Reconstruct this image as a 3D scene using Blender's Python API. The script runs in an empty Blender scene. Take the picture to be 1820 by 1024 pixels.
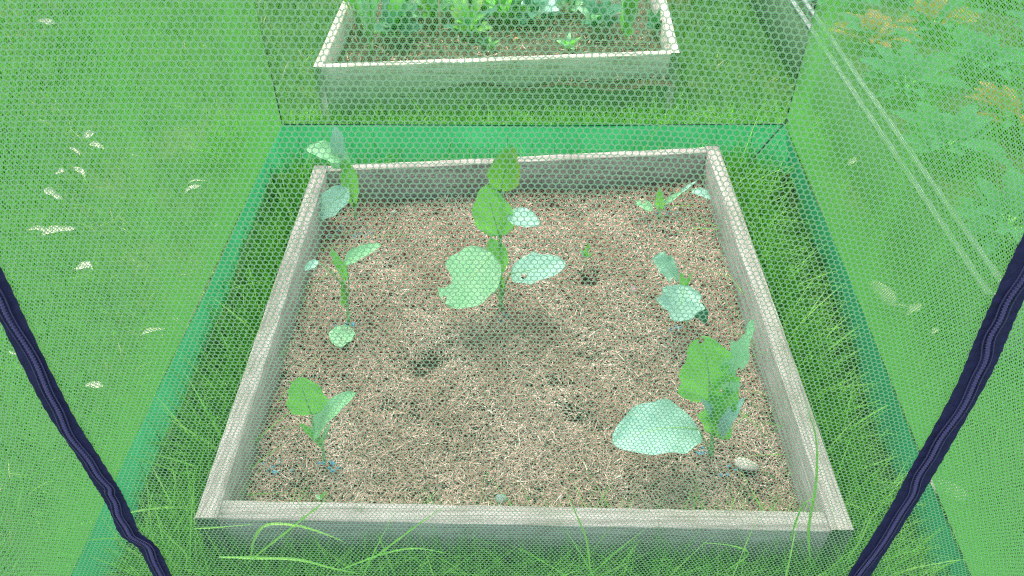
import bpy, math, random
import numpy as np
from mathutils import Vector, Matrix

random.seed(7)
rng = np.random.default_rng(7)
sc = bpy.context.scene
COL = sc.collection
R = math.radians

# ------------------------------------------------------------------ camera, world, sun, exposure
F_PX, CX, CY = 1435.0, 910.0, 512.0
PITCH = R(41.2)
CAM_Z = 1.245
cam_d = bpy.data.cameras.new("camera")
cam = bpy.data.objects.new("camera", cam_d)
COL.objects.link(cam)
cam.location = (0, 0, CAM_Z)
cam.rotation_euler = (R(90) - PITCH, 0, 0)
cam_d.sensor_width = 36.0
cam_d.lens = 36.0 * F_PX / 1820.0
cam_d.clip_start = 0.02
cam_d.clip_end = 500
cam_d.dof.use_dof = True
cam_d.dof.focus_distance = 1.25
cam_d.dof.aperture_fstop = 22.0
sc.camera = cam

w = bpy.data.worlds.new("World")
sc.world = w
w.use_nodes = True
nt = w.node_tree
sky = nt.nodes.new("ShaderNodeTexSky")
sky.sky_type = 'NISHITA'
sky.sun_disc = False
SUN_EL, SUN_AZ = R(70), R(-20)
sky.sun_elevation = SUN_EL
sky.sun_rotation = SUN_AZ
sky.air_density = 1.0
sky.ozone_density = 0.0
sky.dust_density = 6.0
bg = nt.nodes["Background"]
bg.inputs[1].default_value = 0.15
nt.links.new(sky.outputs[0], bg.inputs[0])

sun_d = bpy.data.lights.new("sun", 'SUN')
sun_d.energy = 0.8
sun_d.angle = R(45)
sun_d.color = (1.0, 0.95, 0.88)
sun = bpy.data.objects.new("sun", sun_d)
COL.objects.link(sun)
sv = Vector((math.sin(SUN_AZ) * math.cos(SUN_EL), math.cos(SUN_AZ) * math.cos(SUN_EL), math.sin(SUN_EL)))
sun.rotation_euler = sv.to_track_quat('Z', 'Y').to_euler()

sc.view_settings.view_transform = 'Standard'
sc.view_settings.look = 'None'
sc.view_settings.exposure = 1.62
sc.view_settings.gamma = 1.0
sc.view_settings.use_curve_mapping = False
sc.cycles.max_bounces = 7
sc.cycles.transparent_max_bounces = 12
sc.cycles.use_denoising = False
sc.cycles.filter_width = 1.2

# ------------------------------------------------------------------ helpers
def at(px, py, z=None, y=None):
    """world point on the height z (or at the forward distance y) along the sight line of a photo pixel"""
    v = py - CY
    dx, dy, dz = px - CX, F_PX * math.cos(PITCH) - v * math.sin(PITCH), -(F_PX * math.sin(PITCH) + v * math.cos(PITCH))
    t = (z - CAM_Z) / dz if y is None else y / dy
    return Vector((dx * t, dy * t, CAM_Z + dz * t))

def mat(name):
    m = bpy.data.materials.new(name)
    m.use_nodes = True
    return m, m.node_tree, m.node_tree.nodes["Principled BSDF"]

def node(nt, t, **kw):
    n = nt.nodes.new(t)
    for k, v in kw.items():
        setattr(n, k, v)
    return n

def ramp(nt, fac, stops):
    r = nt.nodes.new("ShaderNodeValToRGB")
    els = r.color_ramp.elements
    while len(els) < len(stops):
        els.new(0.5)
    for e, (p, c) in zip(els, stops):
        e.position = p
        e.color = (*c, 1)
    nt.links.new(fac, r.inputs[0])
    return r.outputs[0]

def noise(nt, scale, detail=4, vec=None, rough=0.55, scl=None):
    n = nt.nodes.new("ShaderNodeTexNoise")
    n.inputs["Scale"].default_value = scale
    n.inputs["Detail"].default_value = detail
    n.inputs["Roughness"].default_value = rough
    tc = nt.nodes.new("ShaderNodeTexCoord")
    src = tc.outputs["Object"] if vec is None else vec
    if scl:
        mp = nt.nodes.new("ShaderNodeMapping")
        mp.inputs["Scale"].default_value = scl
        nt.links.new(src, mp.inputs[0])
        src = mp.outputs[0]
    nt.links.new(src, n.inputs["Vector"])
    return n.outputs["Fac"]

def bump(nt, b, h, strength=0.5, dist=0.01):
    n = nt.nodes.new("ShaderNodeBump")
    n.inputs["Strength"].default_value = strength
    n.inputs["Distance"].default_value = dist
    nt.links.new(h, n.inputs["Height"])
    nt.links.new(n.outputs[0], b.inputs["Normal"])

def mixrgb(nt, a, b, fac, mode='MIX'):
    n = nt.nodes.new("ShaderNodeMix")
    n.data_type = 'RGBA'
    n.blend_type = mode
    def put(sock, v):
        if hasattr(v, "is_linked") or hasattr(v, "links"):
            nt.links.new(v, sock)
        elif isinstance(v, (int, float)):
            sock.default_value = v
        else:
            sock.default_value = (*v, 1)
    put(n.inputs[0], fac); put(n.inputs[6], a); put(n.inputs[7], b)
    return n.outputs[2]

def translucent(nt, b, color, fac):
    t = nt.nodes.new("ShaderNodeBsdfTranslucent")
    if hasattr(color, "links"):
        nt.links.new(color, t.inputs[0])
    else:
        t.inputs[0].default_value = (*color, 1)
    mx = nt.nodes.new("ShaderNodeMixShader")
    mx.inputs[0].default_value = fac
    out = nt.nodes["Material Output"]
    nt.links.new(b.outputs[0], mx.inputs[1])
    nt.links.new(t.outputs[0], mx.inputs[2])
    nt.links.new(mx.outputs[0], out.inputs[0])
    return mx

def mesh_obj(name, V, Fs, m, parent=None, smooth=True, tint=None, uv=None):
    """V (n,3) array; Fs list of face arrays (each (k, nverts))"""
    V = np.asarray(V, dtype=np.float32)
    me = bpy.data.meshes.new(name)
    if isinstance(Fs, np.ndarray):
        Fs = [Fs]
    Fs = [np.asarray(f, dtype=np.int32) for f in Fs if len(f)]
    loops = np.concatenate([f.ravel() for f in Fs])
    sizes = np.concatenate([np.full(len(f), f.shape[1], dtype=np.int32) for f in Fs])
    starts = np.concatenate([[0], np.cumsum(sizes)[:-1]]).astype(np.int32)
    me.vertices.add(len(V)); me.vertices.foreach_set("co", V.ravel())
    me.loops.add(len(loops)); me.loops.foreach_set("vertex_index", loops)
    me.polygons.add(len(sizes)); me.polygons.foreach_set("loop_start", starts)
    me.update(calc_edges=True)
    if smooth:
        me.polygons.foreach_set("use_smooth", np.ones(len(sizes), dtype=bool))
    if tint is not None:
        a = me.attributes.new("tint", 'FLOAT', 'POINT')
        a.data.foreach_set("value", np.asarray(tint, dtype=np.float32))
    if uv is not None:
        a = me.attributes.new("leaf_uv", 'FLOAT_VECTOR', 'POINT')
        a.data.foreach_set("vector", np.asarray(uv, dtype=np.float32).ravel())
    me.materials.append(m)
    o = bpy.data.objects.new(name, me)
    COL.objects.link(o)
    if parent:
        o.parent = parent
    return o

def empty(name, loc=(0, 0, 0)):
    o = bpy.data.objects.new(name, None)
    o.empty_display_size = 0.05
    o.location = loc
    COL.objects.link(o)
    return o

def tag(o, label=None, cat=None, group=None, kind=None):
    for k, v in (("label", label), ("category", cat), ("group", group), ("kind", kind)):
        if v:
            o[k] = v
    return o

def localise(o):
    """keep world geometry while the parent empty stands at its base"""
    if o.parent:
        o.matrix_parent_inverse = Matrix.Translation(-o.parent.location)

def prism(quad, z0, z1, name, m, parent, bev=0.0015, sub=40, rough=0.0006):
    """a board: plan quad (4 xy points, long axis 0-1 / 3-2) from z0 to z1, cut into slices with slight wobble"""
    q = [Vector((p[0], p[1])) for p in quad]
    V, Fq = [], []
    prof = [(0, z0 + bev), (0, z1 - bev), (bev, z1), (1 - bev, z1), (1, z1 - bev), (1, z0 + bev), (1 - bev, z0), (bev, z0)]
    n = len(prof)
    wid = (q[3] - q[0]).length
    for i in range(sub + 1):
        t = i / sub
        a = q[0].lerp(q[1], t); b = q[3].lerp(q[2], t)
        wob = [random.uniform(-rough, rough) for _ in range(3)]
        for k, (s, z) in enumerate(prof):
            if s == bev: s2 = bev / wid
            elif s == 1 - bev: s2 = 1 - bev / wid
            else: s2 = s
            p = a.lerp(b, s2)
            zz = z + (wob[0] if z > (z0 + z1) / 2 else 0)
            V.append((p.x, p.y + wob[1] * 0.5, zz))
    for i in range(sub):
        for k in range(n):
            a = i * n + k; b = i * n + (k + 1) % n
            Fq.append((a, a + n, b + n, b))
    caps = [tuple(range(n))[::-1], tuple(sub * n + k for k in range(n))]
    o = mesh_obj(name, V, [np.array(Fq), np.array(caps)], m, parent, smooth=False)
    return o

def tube(pts, rad, name, m, parent=None, seg=7, taper=None):
    pts = [Vector(p) for p in pts]
    V, Fq = [], []
    up = Vector((0.13, 0.21, 0.97)).normalized()
    n = len(pts)
    for i, p in enumerate(pts):
        d = (pts[min(i + 1, n - 1)] - pts[max(i - 1, 0)])
        d = d.normalized() if d.length > 1e-9 else Vector((0, 0, 1))
        a = d.cross(up)
        a = a.normalized() if a.length > 1e-3 else d.cross(Vector((1, 0, 0))).normalized()
        b = d.cross(a)
        r = rad if taper is None else rad + (taper - rad) * i / (n - 1)
        for k in range(seg):
            an = 2 * math.pi * k / seg
            V.append(p + a * (r * math.cos(an)) + b * (r * math.sin(an)))
    for i in range(n - 1):
        for k in range(seg):
            a0 = i * seg + k; b0 = i * seg + (k + 1) % seg
            Fq.append((a0, b0, b0 + seg, a0 + seg))
    caps = [tuple(range(seg))[::-1], tuple((n - 1) * seg + k for k in range(seg))]
    return mesh_obj(name, V, [np.array(Fq), np.array(caps)], m, parent)

def smooth_path(pts, n=24):
    """Catmull-Rom through the points"""
    P = [Vector(p) for p in pts]
    P = [P[0] * 2 - P[1]] + P + [P[-1] * 2 - P[-2]]
    out = []
    segs = len(P) - 3
    for i in range(n + 1):
        t = i / n * segs
        k = min(int(t), segs - 1)
        u = t - k
        a, b, c, d = P[k:k + 4]
        out.append(0.5 * ((2 * b) + (c - a) * u + (2 * a - 5 * b + 4 * c - d) * u * u + (3 * b - a - 3 * c + d) * u ** 3))
    return out

# ------------------------------------------------------------------ materials
def net_material(name, col, tr, clear):
    m, t, b = mat(name)
    b.inputs["Base Color"].default_value = (*col, 1)
    b.inputs["Roughness"].default_value = 0.45
    mx = translucent(t, b, tr, 0.35)
    if clear > 0:
        tp = t.nodes.new("ShaderNodeBsdfTransparent")
        m2 = t.nodes.new("ShaderNodeMixShader")
        m2.inputs[0].default_value = clear
        t.links.new(mx.outputs[0], m2.inputs[1]); t.links.new(tp.outputs[0], m2.inputs[2])
        t.links.new(m2.outputs[0], t.nodes["Material Output"].inputs[0])
    return m

M_NET = net_material("net_thread", (0.36, 0.57, 0.40), (0.33, 0.58, 0.36), 0.15)
M_NET_BACK = net_material("net_thread_back", (0.14, 0.50, 0.11), (0.15, 0.58, 0.10), 0.15)
M_NET_SIDE = net_material("net_thread_side", (0.17, 0.58, 0.11), (0.18, 0.66, 0.10), 0.0)

m, t, b = mat("skirt_fabric")
n1 = noise(t, 9, 3)
c = ramp(t, n1, [(0.3, (0.03, 0.33, 0.105)), (0.7, (0.05, 0.42, 0.15))])
t.links.new(c, b.inputs["Base Color"])
b.inputs["Roughness"].default_value = 0.5
bump(t, b, noise(t, 700, 2), 0.2, 0.001)
translucent(t, b, c, 0.58)
M_SKIRT = m

m, t, b = mat("zipper_tape")
c = ramp(t, noise(t, 160, 3), [(0.3, (0.018, 0.014, 0.070)), (0.75, (0.034, 0.026, 0.115))])
t.links.new(c, b.inputs["Base Color"])
b.inputs["Roughness"].default_value = 0.65
bump(t, b, noise(t, 900, 2, scl=(1, 1, 0.3)), 0.5, 0.0006)
M_TAPE = m
m, t, b = mat("zipper_coil")
b.inputs["Base Color"].default_value = (0.10, 0.08, 0.20, 1)
b.inputs["Roughness"].default_value = 0.35
M_COIL = m

def wood(name, lo, mid, hi, axis):
    m, t, b = mat(name)
    scl = {"x": (1.2, 60, 60), "y": (60, 1.2, 60)}[axis]
    g = noise(t, 3.0, 6, scl=scl, rough=0.65)
    c = ramp(t, g, [(0.36, lo), (0.5, mid), (0.64, hi)])
    blot = ramp(t, noise(t, 11, 6, rough=.7), [(0.36, (0.62, 0.62, 0.56)), (0.5, (0.88, 0.88, 0.86)), (0.66, (1, 1, 1))])
    c = mixrgb(t, c, blot, 0.8, 'MULTIPLY')
    cr = ramp(t, noise(t, 5.0, 3, scl=tuple(s * 1.7 for s in scl)), [(0.30, (0.35, 0.33, 0.3)), (0.36, (1, 1, 1))])
    c = mixrgb(t, c, cr, 0.7, 'MULTIPLY')
    t.links.new(c, b.inputs["Base Color"])
    b.inputs["Roughness"].default_value = 0.85
    bump(t, b, g, 0.5, 0.002)
    return m
GREY_W = ((0.24, 0.215, 0.205), (0.36, 0.33, 0.325), (0.46, 0.425, 0.425))
M_WX = wood("weathered_wood_across", *GREY_W, "x")
M_WY = wood("weathered_wood_along", *GREY_W, "y")
GREY_B = ((0.04, 0.08, 0.05), (0.08, 0.14, 0.09), (0.13, 0.20, 0.14))  # dark grey-green version of the grey wood
M_WX2 = wood("dark_green_wood_across", *GREY_B, "x")
M_WY2 = wood("dark_green_wood_along", *GREY_B, "y")

m, t, b = mat("soil")
c = ramp(t, noise(t, 45, 6), [(0.3, (0.05, 0.036, 0.028)), (0.55, (0.11, 0.08, 0.06)), (0.8, (0.19, 0.14, 0.11))])
t.links.new(c, b.inputs["Base Color"])
b.inputs["Roughness"].default_value = 0.95
bump(t, b, noise(t, 120, 5), 0.9, 0.006)
M_SOIL = m

def tint_mat(name, stops, rough=0.7, tr=0.0, trcol=None):
    m, t, b = mat(name)
    a = node(t, "ShaderNodeAttribute", attribute_name="tint")
    c = ramp(t, a.outputs["Fac"], stops)
    t.links.new(c, b.inputs["Base Color"])
    b.inputs["Roughness"].default_value = rough
    if tr:
        translucent(t, b, c if trcol is None else trcol, tr)
    return m
M_MULCH = tint_mat("straw_mulch", [(0.0, (0.21, 0.125, 0.082)), (0.25, (0.32, 0.205, 0.152)), (0.55, (0.46, 0.32, 0.26)), (0.85, (0.62, 0.47, 0.405)), (1.0, (0.82, 0.69, 0.62))], 0.8)
M_GRASS = tint_mat("grass_blade", [(0.0, (0.006, 0.05, 0.004)), (0.4, (0.025, 0.14, 0.010)), (0.75, (0.08, 0.30, 0.02)), (0.95, (0.20, 0.44, 0.06)), (1.0, (0.42, 0.40, 0.18))], 0.5, 0.35)
M_LGRASS = tint_mat("long_grass", [(0.0, (0.02, 0.13, 0.008)), (0.4, (0.06, 0.32, 0.02)), (0.8, (0.18, 0.56, 0.05)), (1.0, (0.34, 0.68, 0.12))], 0.45, 0.35)

m, t, b = mat("lawn_ground")
c = ramp(t, noise(t, 6, 8), [(0.3, (0.015, 0.075, 0.012)), (0.55, (0.02, 0.09, 0.012)), (0.75, (0.04, 0.13, 0.02))])
d = ramp(t, noise(t, 1.7, 3), [(0.55, (0, 0, 0)), (0.72, (1, 1, 1))])
c = mixrgb(t, c, (0.12, 0.10, 0.06), d)
t.links.new(c, b.inputs["Base Color"])
b.inputs["Roughness"].default_value = 0.95
bump(t, b, noise(t, 90, 5), 0.8, 0.01)
M_LAWN = m

def leaf_mat(name, lo, hi, trc, trf, vein, rough=0.42, edge=None):
    m, t, b = mat(name)
    a = node(t, "ShaderNodeAttribute", attribute_name="leaf_uv")
    sep = t.nodes.new("ShaderNodeSeparateXYZ")
    t.links.new(a.outputs["Vector"], sep.inputs[0])
    u, v = sep.outputs[0], sep.outputs[1]
    av = node(t, "ShaderNodeMath", operation='ABSOLUTE'); t.links.new(v, av.inputs[0])
    # side veins: lines where u*9 - |v|*3 is whole
    m1 = node(t, "ShaderNodeMath", operation='MULTIPLY'); t.links.new(u, m1.inputs[0]); m1.inputs[1].default_value = 7.0
    m2 = node(t, "ShaderNodeMath", operation='MULTIPLY_ADD'); t.links.new(av.outputs[0], m2.inputs[0]); m2.inputs[1].default_value = -2.6; t.links.new(m1.outputs[0], m2.inputs[2])
    fr = node(t, "ShaderNodeMath", operation='PINGPONG'); t.links.new(m2.outputs[0], fr.inputs[0]); fr.inputs[1].default_value = 0.5
    side = ramp(t, fr.outputs[0], [(0.0, (1, 1, 1)), (0.13, (0, 0, 0))])
    mid = ramp(t, av.outputs[0], [(0.0, (1, 1, 1)), (0.07, (0, 0, 0))])
    vv = mixrgb(t, side, mid, 1.0, 'LIGHTEN')
    base = ramp(t, noise(t, 40, 4), [(0.3, lo), (0.7, hi)])
    if edge:
        eg = ramp(t, v, [(0.55, (0, 0, 0)), (0.95, (1, 1, 1))])
        base = mixrgb(t, base, edge, eg)
    vs = node(t, "ShaderNodeMath", operation='MULTIPLY'); t.links.new(vv, vs.inputs[0]); vs.inputs[1].default_value = 0.65
    col = mixrgb(t, base, vein, vs.outputs[0])
    t.links.new(col, b.inputs["Base Color"])
    b.inputs["Roughness"].default_value = rough
    b.inputs["Specular IOR Level"].default_value = 0.35
    bump(t, b, vv, -0.25, 0.002)
    translucent(t, b, trc, trf)
    return m
M_GLAUC_SKY = leaf_mat("leaf_glaucous_skylit", (0.27, 0.54, 0.46), (0.38, 0.65, 0.57), (0.15, 0.55, 0.22), 0.18, (0.42, 0.62, 0.50))  # leaf bloom plus sky reflection on up-facing leaves, put into the colour
M_PALE = leaf_mat("leaf_pale_green", (0.25, 0.62, 0.32), (0.36, 0.70, 0.42), (0.3, 0.72, 0.3), 0.3, (0.42, 0.66, 0.42))
M_GREEN = leaf_mat("leaf_green_backlit", (0.13, 0.48, 0.07), (0.20, 0.60, 0.12), (0.25, 0.75, 0.10), 0.45, (0.40, 0.66, 0.30))  # bright green of light passing through upright leaves, put into the colour
M_YELLOW = leaf_mat("leaf_yellowing", (0.09, 0.33, 0.05), (0.13, 0.40, 0.06), (0.2, 0.60, 0.06), 0.4, (0.3, 0.5, 0.2), edge=(0.42, 0.42, 0.06))
M_RED = leaf_mat("leaf_russet", (0.30, 0.08, 0.045), (0.42, 0.13, 0.07), (0.5, 0.18, 0.06), 0.3, (0.5, 0.28, 0.18))
M_DGREEN = leaf_mat("leaf_dark", (0.02, 0.12, 0.05), (0.05, 0.21, 0.09), (0.06, 0.35, 0.08), 0.3, (0.15, 0.33, 0.18))
M_TEAL = leaf_mat("leaf_bluish", (0.05, 0.19, 0.12), (0.08, 0.24, 0.17), (0.06, 0.3, 0.14), 0.25, (0.10, 0.27, 0.20), rough=0.85)
m, t, b = mat("stem_green")
c = ramp(t, noise(t, 60, 3), [(0.3, (0.16, 0.42, 0.12)), (0.7, (0.30, 0.55, 0.22))])
t.links.new(c, b.inputs["Base Color"]); b.inputs["Roughness"].default_value = 0.5
M_STEM = m
def plain(name, lo, hi, sc_=60, rough=0.8):
    m, t, b = mat(name)
    c = ramp(t, noise(t, sc_, 4), [(0.3, lo), (0.7, hi)])
    t.links.new(c, b.inputs["Base Color"]); b.inputs["Roughness"].default_value = rough
    bump(t, b, noise(t, sc_ * 3, 4), 0.4, 0.002)
    return m
M_PELLET = plain("blue_pellet", (0.06, 0.22, 0.36), (0.12, 0.36, 0.52), 300)
M_STONE = plain("pale_stone", (0.38, 0.34, 0.31), (0.56, 0.52, 0.49), 60)
M_SLATE = plain("slate", (0.14, 0.20, 0.20), (0.24, 0.31, 0.30), 60)
M_PETAL = plain("pale_dry_leaf", (0.36, 0.33, 0.27), (0.62, 0.58, 0.54), 60)
M_CANE = plain("cane", (0.38, 0.30, 0.20), (0.58, 0.50, 0.38), 60)
M_SEAM = plain("seam_cord", (0.005, 0.035, 0.02), (0.01, 0.06, 0.035), 200)
M_ORANGE = plain("orange_leaf", (0.55, 0.20, 0.06), (0.65, 0.30, 0.1), 80)
M_PURPLE = plain("mauve_flake", (0.30, 0.2, 0.3), (0.42, 0.3, 0.42), 80)
M_NAIL = plain("rusty_nail", (0.10, 0.06, 0.05), (0.2, 0.12, 0.09), 300)

# ------------------------------------------------------------------ ground
N = 90
g = np.linspace(-1, 1, N)
gx = np.sign(g) * np.abs(g) ** 3 * 60
X, Y = np.meshgrid(gx, gx)
Z = 0.012 * np.sin(X * 2.1 + 0.4) * np.cos(Y * 1.7) - 0.02
V = np.stack([X.ravel(), Y.ravel() + 1.5, Z.ravel()], 1)
idx = np.arange(N * N).reshape(N, N)
Fq = np.stack([idx[:-1, :-1].ravel(), idx[:-1, 1:].ravel(), idx[1:, 1:].ravel(), idx[1:, :-1].ravel()], 1)
tag(mesh_obj("lawn", V, Fq, M_LAWN), "green lawn all round the beds", "lawn", kind="structure")

# ------------------------------------------------------------------ raised bed in the tent
TOP = 0.17
SOIL_Z = 0.075
bed = empty("raised_bed", (0, 1.2, 0))
tag(bed, "square weathered grey timber raised bed of brown mulch inside the net tent", "raised bed")
A = at(345, 921, TOP); B = at(1518, 943, TOP); C_ = at(1277, 261, TOP); D = at(558, 294, TOP)
def inset(P, dx, dy): return Vector((P.x + dx, P.y + dy))
TH = 0.034
# side boards run the whole length, end boards butt between them
def v2(p): return Vector((p.x, p.y))
a, b_, c_, d_ = v2(A), v2(B), v2(C_), v2(D)
prism([a, d_, d_ + Vector((TH, 0)), a + Vector((TH, 0))], 0, TOP, "side_board", M_WY, bed)
prism([b_ + Vector((-TH, 0)), c_ + Vector((-TH, 0)), c_, b_], 0, TOP + 0.002, "side_board", M_WY, bed)
e = 0.001
prism([a + Vector((TH + e, 0)), b_ + Vector((-TH - e, 0)), b_ + Vector((-TH - e, TH)), a + Vector((TH + e, TH))], 0, TOP - 0.002, "end_board", M_WX, bed)
prism([d_ + Vector((TH + e, -0.026)), c_ + Vector((-TH - e, -0.026)), c_ + Vector((-TH - e, 0)), d_ + Vector((TH + e, 0))], 0, TOP - 0.001, "end_board", M_WX, bed)
for o in bed.children: localise(o)

# soil surface
def inside_quad(u, v, q):
    p = q[0] * (1 - u) * (1 - v) + q[1] * u * (1 - v) + q[2] * u * v + q[3] * (1 - u) * v
    return p
m_ = TH - 0.006
quad = [a + Vector((m_, m_)), b_ + Vector((-m_, m_)), c_ + Vector((-m_, -0.02)), d_ + Vector((m_, -0.02))]
qa = np.array([[p.x, p.y] for p in quad])
def quad_pts(u, v):
    return ((1 - u) * (1 - v))[:, None] * qa[0] + (u * (1 - v))[:, None] * qa[1] + (u * v)[:, None] * qa[2] + ((1 - u) * v)[:, None] * qa[3]
HOLLOWS = [(1047, 500, 0.034, .030), (1022, 742, 0.030, .022), (750, 655, 0.04, .022), (775, 640, 0.03, .018), (512, 550, 0.035, .03), (690, 725, .025, .015),
           (760, 350, .03, .015), (1025, 383, .022, .015), (530, 880, .05, .012), (990, 690, .03, .015), (700, 470, .03, .012), (1190, 420, .03, .01), (600, 375, .035, .016),
           (760, 890, .04, .012), (1050, 640, .03, .012), (1330, 560, .03, .012), (1380, 760, .03, .012), (560, 690, .03, .01), (1340, 880, .05, .014), (1060, 760, .03, .014), (735, 745, .03, .014), (480, 690, .03, .02), (650, 500, .02, .01), (980, 370, .03, .01), (1130, 610, .02, .008), (870, 350, .04, .012), (950, 890, .03, .01)]
HW = [(at(px, py, SOIL_Z), r, d) for px, py, r, d in HOLLOWS]
_wk = [(rng.uniform(8, 60), rng.uniform(0, 6.28), rng.uniform(0, 6.28)) for _ in range(14)]
def soil_h(x, y):
    h = np.full_like(x, SOIL_Z)
    for k, th, ph in _wk:
        h = h + 0.035 / k * np.sin(k * (x * math.cos(th) + y * math.sin(th)) + ph)
    for P, r, d in HW:
        h = h - d * np.exp(-(((x - P.x) ** 2 + (y - P.y) ** 2) / (r * r)) * 1.6)
    return h
n = 160
u, v = np.meshgrid(np.linspace(0, 1, n), np.linspace(0, 1, n))
P = quad_pts(u.ravel(), v.ravel())
Z = soil_h(P[:, 0], P[:, 1]) - 0.004
idx = np.arange(n * n).reshape(n, n)
Fq = np.stack([idx[:-1, :-1].ravel(), idx[:-1, 1:].ravel(), idx[1:, 1:].ravel(), idx[1:, :-1].ravel()], 1)
tag(mesh_obj("soil", np.column_stack([P, Z]), Fq, M_SOIL), "dark soil under the mulch of the near bed", "soil", kind="stuff")

def chips(name, cx, cy, cz, L, W, tint, m, tiltmax=0.5, curl=0.15):
    n = len(cx)
    th = rng.uniform(0, 2 * math.pi, n); ti = rng.normal(0, tiltmax, n)
    d = np.stack([np.cos(th) * np.cos(ti), np.sin(th) * np.cos(ti), np.sin(ti)], 1)
    s = np.stack([-np.sin(th), np.cos(th), rng.normal(0, 0.5, n)], 1)
    s /= np.linalg.norm(s, axis=1)[:, None]
    c = np.stack([cx, cy, cz + np.abs(np.sin(ti)) * L * 0.35], 1)
    up = np.array([0, 0, 1.0])
    cu = (rng.uniform(-curl, curl, n) * L)[:, None] * up + (rng.uniform(-curl, curl, n) * L)[:, None] * s
    hw = (W / 2)[:, None]; hl = (L / 2)[:, None]
    rows = [c - d * hl, c + cu, c + d * hl]
    V = np.empty((n, 6, 3))
    for i, r in enumerate(rows):
        V[:, 2 * i] = r - s * hw; V[:, 2 * i + 1] = r + s * hw
    base = (np.arange(n) * 6)[:, None]
    f = np.concatenate([base + np.array([[0, 1, 3, 2]]), base + np.array([[2, 3, 5, 4]])])
    return mesh_obj(name, V.reshape(-1, 3), f, m, tint=np.repeat(tint, 6), smooth=False)

n = 95000
u, v = rng.uniform(0.005, 0.995, n), rng.uniform(0.005, 0.995, n)
P = quad_pts(u, v)
keep = np.ones(n)
for Pq, r, d in HW:
    keep -= min(1, d / 0.026) * .9 * np.exp(-(((P[:, 0] - Pq.x) ** 2 + (P[:, 1] - Pq.y) ** 2) / (r * r)) * 1.3)
k = rng.uniform(0, 1, n) < keep
P = P[k]; n = len(P)
H = soil_h(P[:, 0], P[:, 1])
patch = 0.10 * np.sin(P[:, 0] * 17 + 1) * np.sin(P[:, 1] * 13 + 2) + 0.08 * np.sin(P[:, 0] * 41 + P[:, 1] * 23)
tag(chips("straw_mulch", P[:, 0], P[:, 1], H + rng.uniform(0, 0.010, n), rng.gamma(4, 0.0022, n) + 0.003, rng.uniform(0.0008, 0.0022, n),
          np.clip(rng.beta(3.0, 2.8, n) + patch, 0, 1), M_MULCH), "loose chopped beige straw mulch covering the near bed", "mulch", kind="stuff")

# ------------------------------------------------------------------ leaves and plants
CAMP = Vector((0, 0, CAM_Z))
def leaf(parent, base, tip, width, m, face=0.42, shape=0.75, cup=0.12, arch=0.10, wav=0.06, bites=(), nu=34, nv=18, ruffle=0.05, lab=None, round_=0.0, midrib=True, name="leaf", roll=0.0):
    """one leaf: outline grown around its midrib, cupped and arched, with bites taken out"""
    base, tip = Vector(base), Vector(tip)
    L = (tip - base).length
    d = (tip - base) / L
    n = ((CAMP - (base + tip) / 2).normalized() * face + Vector((0, 0, 1)) * (1 - face)).normalized()
    s = d.cross(n).normalized()
    n = s.cross(d).normalized()
    if roll:
        q = Matrix.Rotation(roll, 3, d); s = q @ s; n = q @ n
    ph = [random.uniform(0, 6.28) for _ in range(6)]
    if round_ >= .6: arch *= .35; cup *= .5
    V, UV = [], []
    for i in range(nu + 1):
        u = i / nu
        wu = max(0.0, math.sin(math.pi * u ** shape)) ** (0.62 - round_ * 0.15)
        wl = wu * (1 + wav * math.sin(7 * u + ph[0]) + ruffle * math.sin(19 * u + ph[1]))
        wr = wu * (1 + wav * math.sin(6 * u + ph[2]) + ruffle * math.sin(17 * u + ph[3]))
        cen = base + d * (L * u) + n * (arch * L * math.sin(math.pi * u)) + s * (0.03 * L * math.sin(3 * u + ph[4]))
        for j in range(nv + 1):
            vv = 2 * j / nv - 1
            hw = width / 2 * (wl if vv < 0 else wr)
            off = n * (cup * width * (abs(vv) ** 1.6) * wu + 0.02 * width * math.sin(14 * u + 5 * vv + ph[5]) * abs(vv)) 
            V.append(cen + s * (vv * hw) + off)
            UV.append((u, vv, 0))
    Fq = []
    for i in range(nu):
        for j in range(nv):
            uc, vc = (i + .5) / nu, 2 * (j + .5) / nv - 1
            if any(((uc - bu) / br) ** 2 + ((vc - bv) / (bs)) ** 2 < 1 for bu, bv, br, bs in bites):
                continue
            k = i * (nv + 1) + j
            Fq.append((k, k + nv + 1, k + nv + 2, k + 1))
    V = np.array([tuple(p) for p in V])
    Fq = np.array(Fq)
    o = mesh_obj(name, V, Fq, m, parent, uv=UV)
    if lab: o["label"] = lab
    localise(o)
    if midrib:
        pts = [Vector(V[i * (nv + 1) + nv // 2]) - n * 0.0004 for i in range(0, int(nu * 0.85), 3)]
        r = min(0.0016, max(0.0006, width * 0.02))
        mr = tube(pts, r, "midrib", M_STEM, o, seg=5, taper=r * 0.35)
    return o

def stem(parent, pts, r0, r1, name="stem"):
    o = tube(smooth_path(pts, 10), r0, name, M_STEM, parent, seg=7, taper=r1)
    localise(o)
    return o

def px2m(px, P):   # width of px photo pixels at a world point
    d = P - CAMP
    depth = d.y * math.cos(PITCH) - d.z * math.sin(PITCH)
    return px * depth / F_PX

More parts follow.
